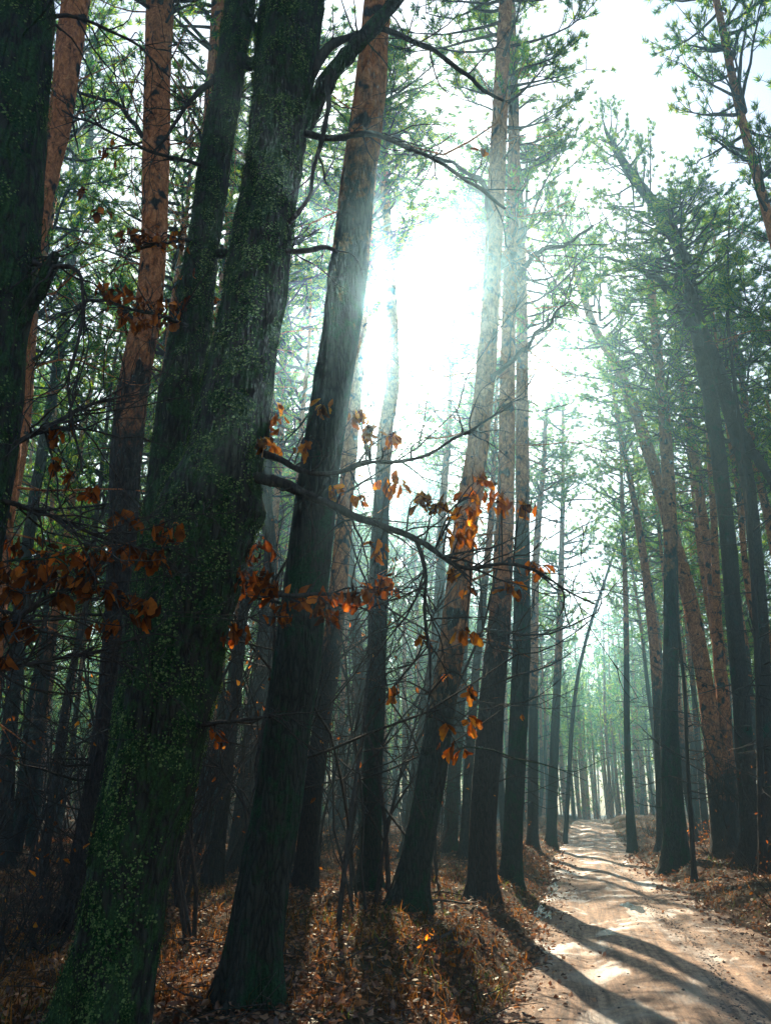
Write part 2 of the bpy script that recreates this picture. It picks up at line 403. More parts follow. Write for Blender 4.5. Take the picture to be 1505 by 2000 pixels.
def make_crown(seed, H, rad, dens=1.0, needle=True):
    r = np.random.RandomState(seed); mb = MB(); C = []; D = []
    z = -0.25 * H
    while z < H - 0.3:
        q = max(0, z / H)
        prof = (0.35 + 1.1 * q) if q < 0.45 else max(0.16, 0.9 - 1.15 * (q - 0.40))
        live = z > 0
        nl = r.randint(1, 4) if live else (1 if r.rand() < 0.5 else 0)
        for _ in range(nl):
            a = r.uniform(0, 2 * np.pi); ln = rad * prof * r.uniform(0.55, 1.2)
            if not live: ln = rad * r.uniform(0.15, 0.45)
            P = limb((0, 0, z), (math.cos(a), math.sin(a), r.uniform(-0.15, 0.5) if live else r.uniform(-0.3, 0.15)), ln, 0.5 if live else -0.2, r)
            tube(mb, P, np.linspace(0.048 if live else 0.022, 0.010, len(P)), 4, 0)
            if not live:
                for _ in range(3):
                    i = r.randint(1, 5); Q = limb(P[i], r.normal(size=3), ln * 0.5, -0.2, r, 3); tube(mb, Q, np.linspace(0.008, 0.003, len(Q)), 3, 0, False)
                continue
            for t in range(int(ln * 3.2) + 2):
                i = r.randint(2, 6); f = r.rand(); b = P[i] if i == 5 else P[i] * (1 - f) + P[i + 1 if i < 5 else i] * f
                dd = norm(P[min(i + 1, 5)] - P[i - 1]) + r.normal(size=3) * np.array([0.8, 0.8, 0.35]) + np.array([0, 0, 0.25])
                Q = limb(b, dd, r.uniform(0.35, 0.9), 0.4, r, 3); tube(mb, Q, np.array([0.014, 0.011, 0.008, 0.005]), 3, 0, False)
                for k in (1, 2, 3, 3):
                    if r.rand() < dens * 0.95: C.append(Q[k] + r.normal(size=3) * 0.03); D.append(norm(Q[k] - Q[k - 1]) + np.array([0, 0, 0.3]))
        z += r.uniform(0.18, 0.42)
    if needle: needles(mb, np.array(C), np.array(D), 19, 0.165, 0.0105, 1, r)
    return mb.mesh('crown', [M_TWIG, M_NEEDLE])

CROWNS = [(make_crown(11 + i, H, rad, dn), H) for i, (H, rad, dn) in enumerate(
    [(9, 3.0, 0.95), (11, 2.6, 0.9), (7.5, 3.2, 1.0), (12, 2.3, 0.8), (9.5, 2.8, 0.7), (8, 2.0, 1.0)])]

# ------------------------------------------------------------------ trunks
def bark_disp(seed, amp, kz=0.8, ka=3.0):
    def f(P, a):
        out = np.ones((len(P), len(a)))
        ca, sa = np.cos(a), np.sin(a)
        for i, p in enumerate(P):
            for j in range(len(a)):
                v = mnoise.noise(Vector((ca[j] * ka + seed, sa[j] * ka, p[2] * kz)))
                v2 = mnoise.noise(Vector((ca[j] * 1.1 - seed, sa[j] * 1.1, p[2] * 1.3)))
                v3 = 1 - abs(mnoise.noise(Vector((ca[j] * ka * 2.6, sa[j] * ka * 2.6 + seed, p[2] * kz * 2.2)))) * 2
                out[i, j] = 1 + amp * (v * 0.8 + v2 * 0.9 + v3 * 0.9 - 0.3) + 0.30 * math.exp(-max(p[2], 0) / 0.42) * (math.sin(a[j] * 5 + seed) + 0.5 * math.sin(a[j] * 3 + 2 * seed))
        return out
    return f

def pixel_axis(pts, Y, H):
    """trunk axis from picture measurements (top to bottom), carried down to the ground and up to height H"""
    P = []; R = []
    for px, py, wd in pts:
        p, t = at(px, py, Y); P.append(p); R.append(wd * 0.5 / F * t)
    P = P[::-1]; R = R[::-1]
    d = P[1] - P[0]; d = d / max(d[2], 0.2)
    base = P[0].copy(); g = float(gh(base[0], base[1]))
    if base[2] > g + 0.15:
        q = base - d * (base[2] - g); g = float(gh(q[0], q[1])); q = base - d * (base[2] - g + 0.15)
        P.insert(0, q); R.insert(0, R[0] * 1.05)
    else:
        q = base.copy(); q[2] = g - 0.15
        if P[1][2] > g + 0.1: P[0] = q
    if H > P[-1][2] + 0.5:
        d = P[-1] - P[max(-4, -len(P))]; d = d / max(d[2], 0.3); d[0] = np.clip(d[0], -0.25, 0.25)
        h = H - P[-1][2]
        for f in (0.33, 0.66, 1.0):
            dd = d.copy(); dd[0] *= (1 - 0.35 * f)
            P.append(P[len(P) - 1] + dd * h / 3); R.append(max(0.03, R[-1] * 0.78))
    return np.array(P), np.array(R)

def side_twigs(mb, P, R, n, zmin, zmax, r, lmin=0.5, lmax=1.8, thick=0.014, mat=0):
    """fine dead side shoots of the trunk itself"""
    for _ in range(n):
        z = r.uniform(zmin, zmax); i = int(np.argmin(abs(P[:, 2] - z)))
        a = r.uniform(0, 2 * np.pi); ln = r.uniform(lmin, lmax)
        b = P[i] + np.array([math.cos(a), math.sin(a), 0]) * R[i] * 0.7
        Q = limb(b, (math.cos(a), math.sin(a), r.uniform(-0.35, 0.4)), ln, r.uniform(-0.5, 0.3), r, 6, 0.2)
        tube(mb, Q, np.linspace(thick * r.uniform(0.5, 1.3), 0.003, len(Q)), 4, mat, False)
        for _ in range(r.randint(2, 6)):
            j = r.randint(1, 6); S = limb(Q[j], norm(Q[min(j + 1, 6)] - Q[j - 1]) + r.normal(size=3) * 0.7, ln * r.uniform(0.2, 0.5), -0.1, r, 4, 0.22)
            tube(mb, S, np.linspace(0.006, 0.002, len(S)), 3, mat, False)

def build_trunk(P, R, origin, nseg, step, mat, disp=None, flare=0.5, twigs=None, seed=0):
    P2, R2 = resample(P, R, step)
    h = P2[:, 2] - P2[0][2]
    R2 = R2 * (1 + flare * np.exp(-h / 0.28))
    P2 = P2 - np.array(origin)
    mb = MB(); V = tube(mb, P2, R2, nseg, 0, True, disp)
    if twigs: side_twigs(mb, P2, R2, twigs[0], twigs[1], twigs[2], np.random.RandomState(seed), *twigs[3:])
    return mb.mesh('trunk', [mat]), V, P2, R2

def add_crown(root, P, R, origin, H, idx, lo, sc=1.0, rot=0.0):
    me, ch = CROWNS[idx]
    z0 = lo
    i = int(np.argmin(abs(P[:, 2] - z0))); p = P[i] - np.array(origin)
    o = link('crown', me, root, tuple(p))
    s = (H - z0) / ch
    top = P[-1] - P[i]; q = Vector(tuple(top)).to_track_quat('Z', 'Y'); o.rotation_mode = 'XYZ'
    o.rotation_euler = q.to_euler(); o.scale = (sc, sc, s)
    return o

TREES = []            # x, y of every trunk, to keep the others clear
# name, label, Y, (px,py,width) top -> bottom, height, bark line, crown index, crown start, material, shoots
PX = [
 ('pine_tree', 'orange-barked pine leaning behind the dark left-edge trunk, sunlit yellow on its right rim', 9.0,
  [(150,0,52),(122,200,46),(96,330,42),(76,430,34),(60,540,32),(40,700,34),(15,950,38),(-15,1250,44),(-50,1650,52)], 21, 2.0, 0, 13, M_PINE, 14),
 ('pine_tree', 'slender pale grey pine with a bend, left of the tall orange-topped pine', 24.0,
  [(176,110,14),(174,300,16),(160,400,17),(146,460,18),(130,600,19),(105,760,20),(75,930,22),(50,1100,24),(25,1350,28),(10,1600,32)], 21, 3, 3, 14, M_GREY, 10),
 ('pine_tree', 'tall pine, flaky orange above and black below, just left of the mossy oak', 11.0,
  [(314,0,52),(306,200,50),(303,330,52),(300,480,50),(290,600,50),(270,700,58),(250,850,62),(242,1000,60),(235,1200,60),(218,1400,60),(192,1550,60),(160,1750,62)], 23, 7.0, 1, 14, M_PINE, 22),
 ('pine_tree', 'pale orange pine with black knots, seen behind the thin mossy oak stem', 14.0,
  [(432,0,36),(425,100,36),(416,200,34),(404,330,30),(392,440,28),(380,600,30),(362,850,34),(330,1200,38),(300,1600,44)], 22, 3, 2, 14, M_PINE, 10),
 ('pine_tree', 'thick straight pine crossing the sun glare, black lower trunk, right of the oak', 6.7,
  [(738,0,54),(726,150,60),(714,250,62),(700,350,66),(690,450,72),(677,550,76),(665,650,74),(650,750,75),(635,850,76),(620,950,79),(608,1050,82),(598,1150,86),(586,1250,90),(572,1350,92),(558,1450,92),(545,1550,94),(528,1650,97),(511,1750,100),(498,1850,104),(486,1950,110),(478,2030,118)], 22, 7.0, 4, 15, M_PINE_G, 6),
 ('pine_tree', 'slim orange-topped pine close behind the right flank of the thick glare-crossed pine', 17.0,
  [(706,640,24),(699,720,26),(690,800,29),(682,900,30),(672,1000,32),(665,1100,35),(655,1200,38),(645,1300,38),(631,1400,36),(618,1500,38),(606,1600,40),(600,1700,42)], 17, 5.0, 5, 13, M_PINE, 16),
 ('pine_tree', 'straight slim pine fading upward into the sun glare, teal with haze below', 17.5,
  [(746,290,16),(756,450,20),(764,600,25),(765,750,28),(752,850,30),(744,1000,33),(738,1150,38),(735,1300,40),(730,1450,39),(725,1600,40),(722,1720,42)], 19.5, 9, 3, 16, M_PINE_G, 18),
 ('pine_tree', 'tall pink-brown pine with flared green foot standing nearest the track on the left', 12.0,
  [(987,0,26),(979,150,28),(972,300,32),(965,450,33),(957,600,36),(946,750,39),(936,850,41),(921,950,45),(905,1050,46),(894,1150,50),(884,1250,51),(869,1350,52),(852,1450,53),(836,1550,56),(816,1650,60),(800,1730,66),(786,1810,82)], 21, 3.6, 0, 12.5, M_PINE_G, 16),
 ('pine_tree', 'broad pine right of the flared-foot pine, reddish scaly patches on its dark lower trunk', 15.5,
  [(1000,130,21),(1003,300,23),(996,500,26),(991,700,30),(989,850,31),(986,1000,36),(979,1150,42),(971,1250,48),(962,1350,51),(955,1450,53),(946,1550,52),(941,1650,53),(938,1740,54)], 20, 5.0, 1, 12.5, M_PINE, 14),
 ('pine_tree', 'green-tinted straight pine last of the near left row before the bushy bank', 20.0,
  [(1014,430,22),(1018,600,23),(1019,800,25),(1020,950,26),(1019,1100,32),(1018,1250,35),(1012,1400,36),(1005,1550,38),(998,1680,41)], 19, 9, 2, 12.5, M_PINE_G, 12),
 ('pine_tree', 'narrow olive trunk half hidden between the flared-foot pine and the broad pine', 27.0,
  [(912,1000,18),(904,1250,21),(895,1400,24),(884,1550,27),(876,1680,30)], 15, 9, 5, 11, M_PINE_G, 10),
 ('pine_tree', 'dark narrow trunk touching the left side of the broad pine', 25.0,
  [(955,1050,13),(930,1300,16),(915,1500,19),(908,1660,22)], 15, 8, 5, 11, M_PINE, 8),
 ('pine_tree', 'tall bent pine leaning over the track with a lone green tuft at its top', 22.0,
  [(1180,250,5),(1192,275,12),(1228,335,20),(1290,420,26),(1330,500,30),(1358,620,34),(1377,720,34),(1392,820,32),(1406,920,33),(1420,1050,34),(1432,1200,36),(1445,1350,37),(1455,1500,39),(1465,1620,42),(1470,1700,46)], 0, 30, 2, 0, M_GREY, 16),
 ('pine_tree', 'dark forked tree at the right edge, its limb bending off the frame', 20.0,
  [(1372,640,18),(1394,700,26),(1422,790,34),(1446,880,32),(1462,960,28),(1476,1100,30),(1486,1250,32),(1492,1400,35),(1497,1560,40),(1502,1720,44)], 17, 30, 1, 14, M_GREY, 12),
 ('pine_tree', 'orange-brown pine leaning strongly left across the upright teal trunk', 28.0,
  [(1092,420,4),(1100,440,9),(1128,545,14),(1160,640,18),(1198,705,21),(1235,790,25),(1265,880,27),(1290,960,28),(1315,1060,32),(1335,1130,34),(1352,1200,35),(1370,1300,36),(1385,1400,37),(1395,1500,40),(1405,1610,44)], 0, 3, 0, 0, M_PINE, 22),
 ('pine_tree', 'upright pine, red-brown above and teal below, that the leaning pine crosses', 26.0,
  [(1268,530,16),(1284,700,21),(1295,800,25),(1302,900,28),(1307,1000,30),(1309,1100,31),(1309,1200,32),(1308,1300,34),(1306,1400,38),(1309,1500,44),(1315,1600,50),(1320,1670,58)], 19, 9.5, 4, 13, M_PINE_G, 18),
 ('pine_tree', 'slim orange pine rising between the leaning pine and the bent dark pine', 30.0,
  [(1318,690,12),(1340,800,17),(1355,900,19),(1370,1000,21),(1385,1100,23),(1396,1200,25),(1405,1300,27),(1413,1400,30),(1420,1620,38)], 17.5, 3, 2, 12, M_PINE, 16),
 ('pine_tree', 'thin grey pine with pale streaks at the right rim of the bright gap', 33.0,
  [(1186,690,7),(1206,820,10),(1232,950,13),(1250,1050,17),(1264,1150,20),(1275,1250,22),(1283,1350,25),(1288,1450,26),(1292,1570,28)], 20, 6, 3, 14, M_PINE, 14),
 ('pine_tree', 'very thin crooked dark stem in front of the teal trunk at right', 22.0,
  [(1318,1130,5),(1326,1250,7),(1336,1350,8),(1340,1450,8),(1346,1560,9),(1352,1660,10)], 7.5, 30, 5, 30, M_TWIG, 12),
 ('pine_tree', 'small dark green-footed pine at the right verge where the track narrows', 38.0,
  [(1215,1000,10),(1222,1220,12),(1223,1400,14),(1228,1560,18),(1231,1610,22)], 19, 9, 5, 12, M_PINE_G, 12),
 ('pine_tree', 'thin orange trunk between the bent dark pine and slim orange pine', 28.0,
  [(1384,880,12),(1392,1000,15),(1398,1150,17),(1405,1300,18),(1412,1500,22)], 20, 3, 3, 14, M_PINE, 10),
 ('pine_tree', 'thin pink trunk silhouetted in the bright sky gap left of the track', 36.0,
  [(1064,820,8),(1062,900,10),(1052,1000,14),(1045,1120,16),(1042,1300,20),(1040,1560,24)], 18, 6, 5, 14, M_PINE, 8),
 ('pine_tree', 'teal hazy trunk among the bushes above the left bank of the track', 40.0,
  [(1094,1150,14),(1089,1300,17),(1083,1430,20),(1078,1570,23)], 21, 8, 1, 9, M_PINE_G, 10),
 ('pine_tree', 'blue-shadowed trunk seen between mossy oak and thick straight pine', 20.0,
  [(520,960,26),(528,1080,28),(522,1200,30),(512,1300,32),(495,1400,34),(480,1530,38)], 20, 11, 0, 13, M_PINE, 12),
 ('pine_tree', 'slightly slanting dim trunk right beside the mossy oak, lower left', 17.0,
  [(480,1150,22),(468,1270,24),(455,1400,26),(438,1550,30),(425,1650,34)], 19, 9, 2, 13, M_PINE, 12),
 ('pine_tree', 'teal trunk leaning left between slim orange-topped pine and sun-faded pine', 25.0,
  [(680,1050,20),(690,1180,24),(700,1300,26),(708,1420,28),(712,1600,30)], 18, 10, 4, 12, M_PINE_G, 12),
 ('pine_tree', 'forked-looking green trunk rising just left of the flared-foot pine', 26.0,
  [(862,1020,18),(858,1150,22),(848,1280,26),(830,1400,28),(815,1500,30),(800,1640,34)], 18, 10, 1, 12, M_PINE_G, 12),
 ('oak_sapling', 'thin straight stem slanting right across the green gap left of the track end', 46.0,
  [(1221,1005,4),(1185,1120,6),(1152,1220,7),(1128,1320,8),(1116,1420,9),(1108,1560,10)], 0, 30, 0, 30, M_TWIG, 8),
 ('oak_sapling', 'slim bare tree with upright forking twigs against the white sky at the right edge', 19.0,
  [(1424,400,3),(1421,500,5),(1419,600,7),(1432,740,8),(1446,850,9),(1462,1000,10),(1478,1300,13),(1486,1600,16)], 0, 30, 0, 30, M_TWIG, 30),
]

def px_mid(pts): return pts[0][0]
ROOTS = {}
def n_seg(Y): return 64 if Y < 13 else (22 if Y < 24 else 12)
for k, (nm, lab, Y, pts, H, line, ci, lo, mat, nt_) in enumerate(PX):
    P, R = pixel_axis(pts, Y, H)
    R = R * (0.96 if k < 12 else 0.87)
    org = np.array([P[0][0], P[0][1], float(gh(P[0][0], P[0][1]))])
    root = empty(nm, org, lab, 'pine tree' if nm == 'pine_tree' else 'sapling')
    step = 0.05 if Y < 13 else (0.2 if Y < 24 else 0.35)
    dsp = bark_disp(k * 7.3, 0.09 if Y < 13 else 0.08, 0.8, 3.0 if Y < 13 else 2.0) if Y < 30 else None
    lowest = float(P[1][2])
    me, V, P2, R2 = build_trunk(P, R, org, n_seg(Y), step, mat, dsp, 0.65, (int(nt_ * 2.2), 1.5, min(14, P[-1][2] - 1.0), 0.5, 2.2, 0.017), 50 + k)
    t = link('trunk', me, root); t['bark_line'] = float(line)
    if lo and lo < 29:
        add_crown(root, P2 + org, R2, org, P[-1][2] + 0.6, ci, lo, 0.8 if 880 < pts[0][0] < 1001 else 1.15)
    elif lo == 0:                                   # a leaning tree whose top is in the frame
        add_crown(root, P2 + org, R2, org, P[-1][2] + 0.8, 0, P[-1][2] * (0.7 if k == 12 else 0.62), 0.8 if k == 12 else 0.95)
    TREES.append((org[0], org[1])); ROOTS[k] = (root, org)

# ------------------------------------------------------------------ near oaks with ivy, boughs and dead leaves
LEAF2D = np.array([(0, 0), (0.05, 0.10), (0.20, 0.22), (0.09, 0.32), (0.31, 0.42), (0.13, 0.52), (0.34, 0.66), (0.15, 0.75), (0.19, 0.92), (0, 1.0)])
def oak_leaves(mb, C, D, ln, r, mat=0):
    """folded, lobed leaves: C base, D direction from stalk to tip"""
    n = len(C); D = norm(D); S = norm(np.cross(D, r.normal(size=(n, 3)))); Nn = np.cross(D, S)
    L = ln * r.uniform(0.55, 1.4, n)
    xs = np.concatenate([LEAF2D[:, 0], -LEAF2D[1:-1, 0]]); yy = np.concatenate([LEAF2D[:, 1], LEAF2D[1:-1, 1]])
    fold = r.uniform(0.2, 1.35, n); curl = r.uniform(-0.9, 1.0, n)
    X = xs[None] * np.cos(fold)[:, None]; Zz = np.abs(xs)[None] * np.sin(fold)[:, None] + curl[:, None] * (yy[None] ** 2) * 0.5
    V = C[:, None] + (S[:, None] * X[..., None] + D[:, None] * yy[None, :, None] + Nn[:, None] * Zz[..., None]) * L[:, None, None]
    q = len(LEAF2D); Fs = []
    for i in range(1, q - 1): Fs.append((0 if i == 1 else -1, i, i + 1))
    tri = []
    for sgn in (0, 1):
        o = [0] + [i if sgn == 0 else q + i - 1 for i in range(1, q - 1)] + [q - 1]
        for i in range(1, len(o) - 1): tri.append((o[0], o[i], o[i + 1]) if i < 5 else (o[4], o[i], o[i + 1]))
        tri.append((o[0], o[4], o[-1]))
    tri = np.array([t for t in tri if len(set(t)) == 3])
    nv = len(xs); Fa = (tri[None] + (np.arange(n) * nv)[:, None, None]).reshape(-1, 3)
    mb.add(V.reshape(-1, 3), Fa, mat, False)

def cluster(mb, p, size, n, r, ln=0.10, tw=None):
    C = p + r.normal(size=(n, 3)) * np.array([size * 0.42, size * 0.42, size * 0.30])
    D = np.stack([r.normal(size=n) * 0.45, r.normal(size=n) * 0.45, -r.uniform(0.4, 1.3, n)], -1)
    if tw is not None:
        for c in C[::2]:
            m = (p + c) / 2 + np.array([0, 0, .15 * np.linalg.norm(c - p)]) + r.normal(size=3) * .01
            tube(tw, np.array([p, m, c]), np.array([.0022, .0016, .001]), 3, 0, False)
    oak_leaves(mb, C, D, ln, r)

IVY2D = np.array([(0, 0), (0.45, 0.05), (0.38, 0.4), (0.5, 0.62), (0.2, 0.62), (0, 1.0), (-0.2, 0.62), (-0.5, 0.62), (-0.38, 0.4), (-0.45, 0.05)])
def ivy_mesh(V, n, r, cover, ln=0.0115):
    """small leaves lying on the ring grid V (rings x segments x 3)"""
    nr_, ns = V.shape[:2]; cen = V.mean(1, keepdims=True); out = []; nor = []
    tries = n * 5
    I = r.randint(0, nr_ - 1, tries); J = r.randint(0, ns, tries); u = r.rand(tries); v = r.rand(tries)
    J2 = (J + 1) % ns
    p = (V[I, J] * (1 - u)[:, None] + V[I, J2] * u[:, None]) * (1 - v)[:, None] + (V[I + 1, J] * (1 - u)[:, None] + V[I + 1, J2] * u[:, None]) * v[:, None]
    nn = norm(p - cen[I, 0])
    keep = np.array([cover(a, b) for a, b in zip(p, nn)]) > r.rand(tries)
    p = p[keep][:n]; nn = nn[keep][:n]; n = len(p)
    d = norm(np.cross(nn, r.normal(size=(n, 3))) + np.array([0, 0, -0.5])); d = norm(d + nn * r.uniform(-0.1, 0.5, (n, 1)))
    s = norm(np.cross(d, nn)) ; L = ln * r.uniform(0.4, 1.1, n) * (1 + 1.2 * (r.rand(n) ** 6))
    b = p + nn * r.uniform(0.002, 0.02, (n, 1))
    W = b[:, None] + (s[:, None] * IVY2D[None, :, :1] + d[:, None] * IVY2D[None, :, 1:]) * L[:, None, None]
    mb = MB(); q = len(IVY2D)
    tri = np.array([(0, i, i + 1) for i in range(1, q - 1)])
    mb.add(W.reshape(-1, 3), (tri[None] + (np.arange(n) * q)[:, None, None]).reshape(-1, 3), 0)
    return mb.mesh('ivy', [M_IVY])

def bough(root, org, pts, clusters=(), twig_n=6, seed=0, mat=None, curl=0.0, tl=(0.25, 0.8)):
    """pts: px, py, width px, Y. A limb of the tree; dead leaves hang from its twigs"""
    r = np.random.RandomState(900 + seed); P = []; R = []; Q0 = pts[0][3]
    for px, py, wd, Y in pts:
        p, t = at(px, py, Y); P.append(p); R.append(wd * 0.5 / F * t)
    P = np.array(P); R = np.array(R); P2, R2 = resample(P, R, 0.08)
    P2 = P2 + np.array([[mnoise.noise(Vector((seed * 3.1 + c, i * 0.35, 1.7))) for c in range(3)] for i in range(len(P2))]) * 0.018 * (1 + (Q0 > 9) * 4)
    mb = MB(); tube(mb, P2 - org, R2 * (1 + 0.12 * r.normal(size=len(R2)).clip(-1, 1)), 7, 0)
    for _ in range(twig_n):
        i = r.randint(len(P2) // 6, len(P2)); ln = r.uniform(*tl)
        d = norm(P2[min(i + 1, len(P2) - 1)] - P2[max(0, i - 1)]) + r.normal(size=3) * 0.8
        Q = limb(P2[i] - org, d, ln, r.uniform(-0.6, 0.6), r, 8, 0.2); tube(mb, Q, np.linspace(min(R2[i] * 0.6, 0.008 * max(1, Q0 / 7)), 0.0015 * max(1, Q0 / 5.5), len(Q)), 4, 0, False)
        for _ in range(r.randint(1, 5)):
            j = r.randint(1, 8); S = limb(Q[j], norm(Q[j] - Q[j - 1]) + r.normal(size=3) * 0.7, ln * 0.45, 0, r, 5, 0.25)
            tube(mb, S, np.linspace(0.0035 * max(1, Q0 / 6), 0.001 * max(1, Q0 / 5.5), len(S)), 3, 0, False)
    lms = []
    for (cx, cyy, sz) in clusters:
        pj = [(((p[0]) / (p[1] * CT + (p[2] - CAMH) * ST) * F + 752.5), 1000 - F * ((p[2] - CAMH) * CT - p[1] * ST) / (p[1] * CT + (p[2] - CAMH) * ST)) for p in P2]
        dd = [math.hypot(a - cx, (b - cyy)) for a, b in pj]; i = int(np.argmin(dd)); Y = float(P2[i][1]) + r.uniform(-0.12, 0.12)
        p, t = at(cx, cyy - sz * 0.5, Y); size = sz / F * t
        a = P2[i]; m1 = (a + p) / 2 + np.array([0, 0, 0.25 * np.linalg.norm(a - p)]) + r.normal(size=3) * 0.03
        Q, RQ = resample(np.array([a, m1, p, p + np.array([r.normal() * 0.03, 0, -size * 0.4])]) - org, np.array([min(R2[i], 0.006), 0.004, 0.003, 0.0015]), 0.06)
        tube(mb, Q, RQ, 4, 0, False)
        lm = MB(); cluster(lm, p - org, size, int(np.clip(sz * 0.5, 3, 22)), r, 0.078 * (Y / 5.5) ** 0.3, mb); lms.append(lm)
    o = link('branch', mb.mesh('branch', [mat or M_TWIG]), root)
    for lm in lms: link('leaf_cluster', lm.mesh('leaf_cluster', [M_RUSSET if seed in (8, 9) or 15 <= seed <= 24 else M_DEAD]), o)
    return o

def near_oak(label, Y, pts, H, seed, ivy_n, cover, mat=M_OAK, bumps=(), amp=0.12, nseg=56):
    P, R = pixel_axis(pts, Y, H)
    org = np.array([P[0][0], P[0][1], float(gh(P[0][0], P[0][1]))])
    root = empty('oak_tree', org, label, 'oak tree')
    P2, R2 = resample(P, R, 0.05); h = P2[:, 2] - P2[0][2]; R2 = R2 * (1 + 0.45 * np.exp(-h / 0.25))
    base = bark_disp(seed, amp, 0.9, 2.2)
    def dsp(Pq, a):
        o = base(Pq, a)
        for (bz, ang, am, wz) in bumps:
            da = np.angle(np.exp(1j * (a[None] - ang)))
            o = o + am * np.exp(-((Pq[:, 2:3] - bz) / wz) ** 2) * np.exp(-(da / 0.6) ** 2)
        return o
    mb = MB(); V = tube(mb, P2 - org, R2, nseg, 0, True, dsp)
    r = np.random.RandomState(int(seed)); side_twigs(mb, P2 - org, R2, 7, 2, 7, r, 0.2, 0.7, 0.008)
    tr = link('trunk', mb.mesh('trunk', [mat]), root)
    if ivy_n: link('ivy', ivy_mesh(V[:int(len(V) * 0.75)], ivy_n, r, cover), root)
    return root, org, V

def clump(p, k=2.6):
    return mnoise.noise(Vector((p[0] * k, p[1] * k, p[2] * k * 0.7))) + 0.5 * mnoise.noise(Vector((p[0] * 9, p[1] * 9, p[2] * 7)))
def cov_oak(p, n):      # leafier on the left-hand flank
    return float(np.clip(0.55 - 0.6 * n[0] + 2.2 * clump(p, 6.5), 0.01, 1)) if n[1] < 0.5 else 0.0
def cov_any(p, n): return float(np.clip(0.18 + 2.6 * clump(p, 4.2), 0.01, 1)) if n[1] < 0.5 else 0.0

OAKPTS = [(573,0,118),(561,100,116),(550,200,106),(540,300,102),(521,400,104),(507,500,106),(492,600,115),(475,700,120),(457,800,135),(438,900,146),(408,1000,182),(387,1100,172),(365,1200,164),(340,1300,166),(320,1400,168),(299,1500,166),(273,1600,158),(256,1700,152),(240,1800,148),(222,1900,150),(205,2000,160),(185,2100,175)]
oak, oo, oV = near_oak('big leaning oak, trunk covered in green ivy and moss, in the left foreground', 5.5, OAKPTS, 14, 21.0, 60000, cov_oak,
                       bumps=[(3.3, 0.0, 0.22, 0.12), (2.1, 0.2, 0.15, 0.2), (5.0, 0.3, 0.12, 0.25)])
TREES.append((oo[0], oo[1]))
Yo = 5.5
# crown limbs of the oak
bough(oak, oo, [(585,250,46,5.5),(612,205,40,5.5),(645,150,36,5.45),(690,95,32,5.4),(735,45,28,5.35),(790,-15,24,5.3),(860,-90,18,5.2)], twig_n=8, seed=1, mat=M_OAK)
bough(oak, oo, [(605,150,24,5.5),(635,100,20,5.5),(680,72,16,5.5),(740,58,12,5.4),(800,78,11,5.3),(850,100,10,5.2),(900,140,9,5.2),(950,180,7,5.1),(985,200,5,5.1)], twig_n=14, seed=2)
bough(oak, oo, [(595,262,14,5.5),(650,270,13,5.4),(700,262,12,5.3),(750,266,10,5.2),(810,292,9,5.2),(870,325,8,5.1),(930,362,7,5.1),(985,408,5,5.0)], [(940,300,12)], twig_n=14, seed=3)
bough(oak, oo, [(640,150,12,5.4),(638,210,10,5.4),(625,280,9,5.4),(608,340,9,5.4),(605,385,9,5.4),(585,415,10,5.4),(560,440,14,5.5)], twig_n=5, seed=4)
bough(oak, oo, [(555,490,13,5.5),(600,489,11,5.45),(640,485,9,5.4),(660,492,5,5.4)], twig_n=2, seed=5)
bough(oak, oo, [(500,880,16,5.5),(550,902,13,5.35),(600,925,11,5.2),(660,922,9,5.1),(720,905,8,5.0),(800,897,7,5.0),(870,870,6,5.0),(930,830,5,5.0),(1000,790,3,5.0)],
      [(535,825,34),(520,870,24),(628,800,20),(590,880,18),(720,855,24),(762,862,22),(700,820,20)], twig_n=22, seed=6)
bough(oak, oo, [(490,932,26,5.5),(550,942,22,5.35),(610,972,19,5.2),(670,998,16,5.05),(740,1025,13,5.0),(810,1055,11,4.95),(880,1095,9,4.9),(915,1108,8,4.9),(980,1100,7,4.9),(1040,1110,6,4.9),(1100,1150,4,4.9),(1160,1180,3,4.9)],
      [(765,958,32),(825,985,32),(862,1000,28),(905,1035,42),(925,990,36),(938,945,22),(980,985,32),(1018,1000,32),(898,1062,28),(890,1122,15),(1035,1108,16),(1056,1110,11),(1000,1158,22),(700,980,22),(650,960,18),(905,1245,20),(740,1078,20)], twig_n=30, seed=7)
bough(oak, oo, [(470,1130,20,5.5),(510,1150,14,5.3),(560,1165,10,5.1),(620,1160,8,5.0),(690,1158,6,4.95),(760,1150,4,4.9)],
      [(503,1085,42),(475,1142,46),(502,1155,46),(540,1175,52),(546,1212,34),(460,1250,32),(590,1178,32),(620,1190,40),(690,1172,30),(722,1168,24),(746,1148,30),(640,1205,24)], twig_n=12, seed=8)
bough(oak, oo, [(395,1415,14,5.5),(430,1412,9,5.3),(480,1404,7,5.2),(540,1396,5,5.1),(600,1392,3,5.0)], [(430,1440,20)], twig_n=9, seed=9)
bough(oak, oo, [(810,1050,10,4.95),(826,1110,8,4.95),(830,1190,7,4.95),(836,1260,6,4.95),(842,1330,4,4.95),(835,1400,3,4.95)],
      [(915,1352,14),(768,1348,12),(870,1418,11),(896,1475,22),(915,1410,13),(820,1250,13)], twig_n=14, seed=10)
bough(ROOTS[8][0], ROOTS[8][1], [(998,500,16,15.5),(975,522,15,15.2),(945,545,12,15.0),(900,572,9,14.8),(850,563,5,14.6)], twig_n=9, seed=11, tl=(0.8, 2.2))
bough(ROOTS[8][0], ROOTS[8][1], [(995,560,12,15.5),(1040,500,10,15.0),(1090,480,8,14.8),(1160,440,5,14.6)], twig_n=12, seed=31, tl=(0.8, 2.4))
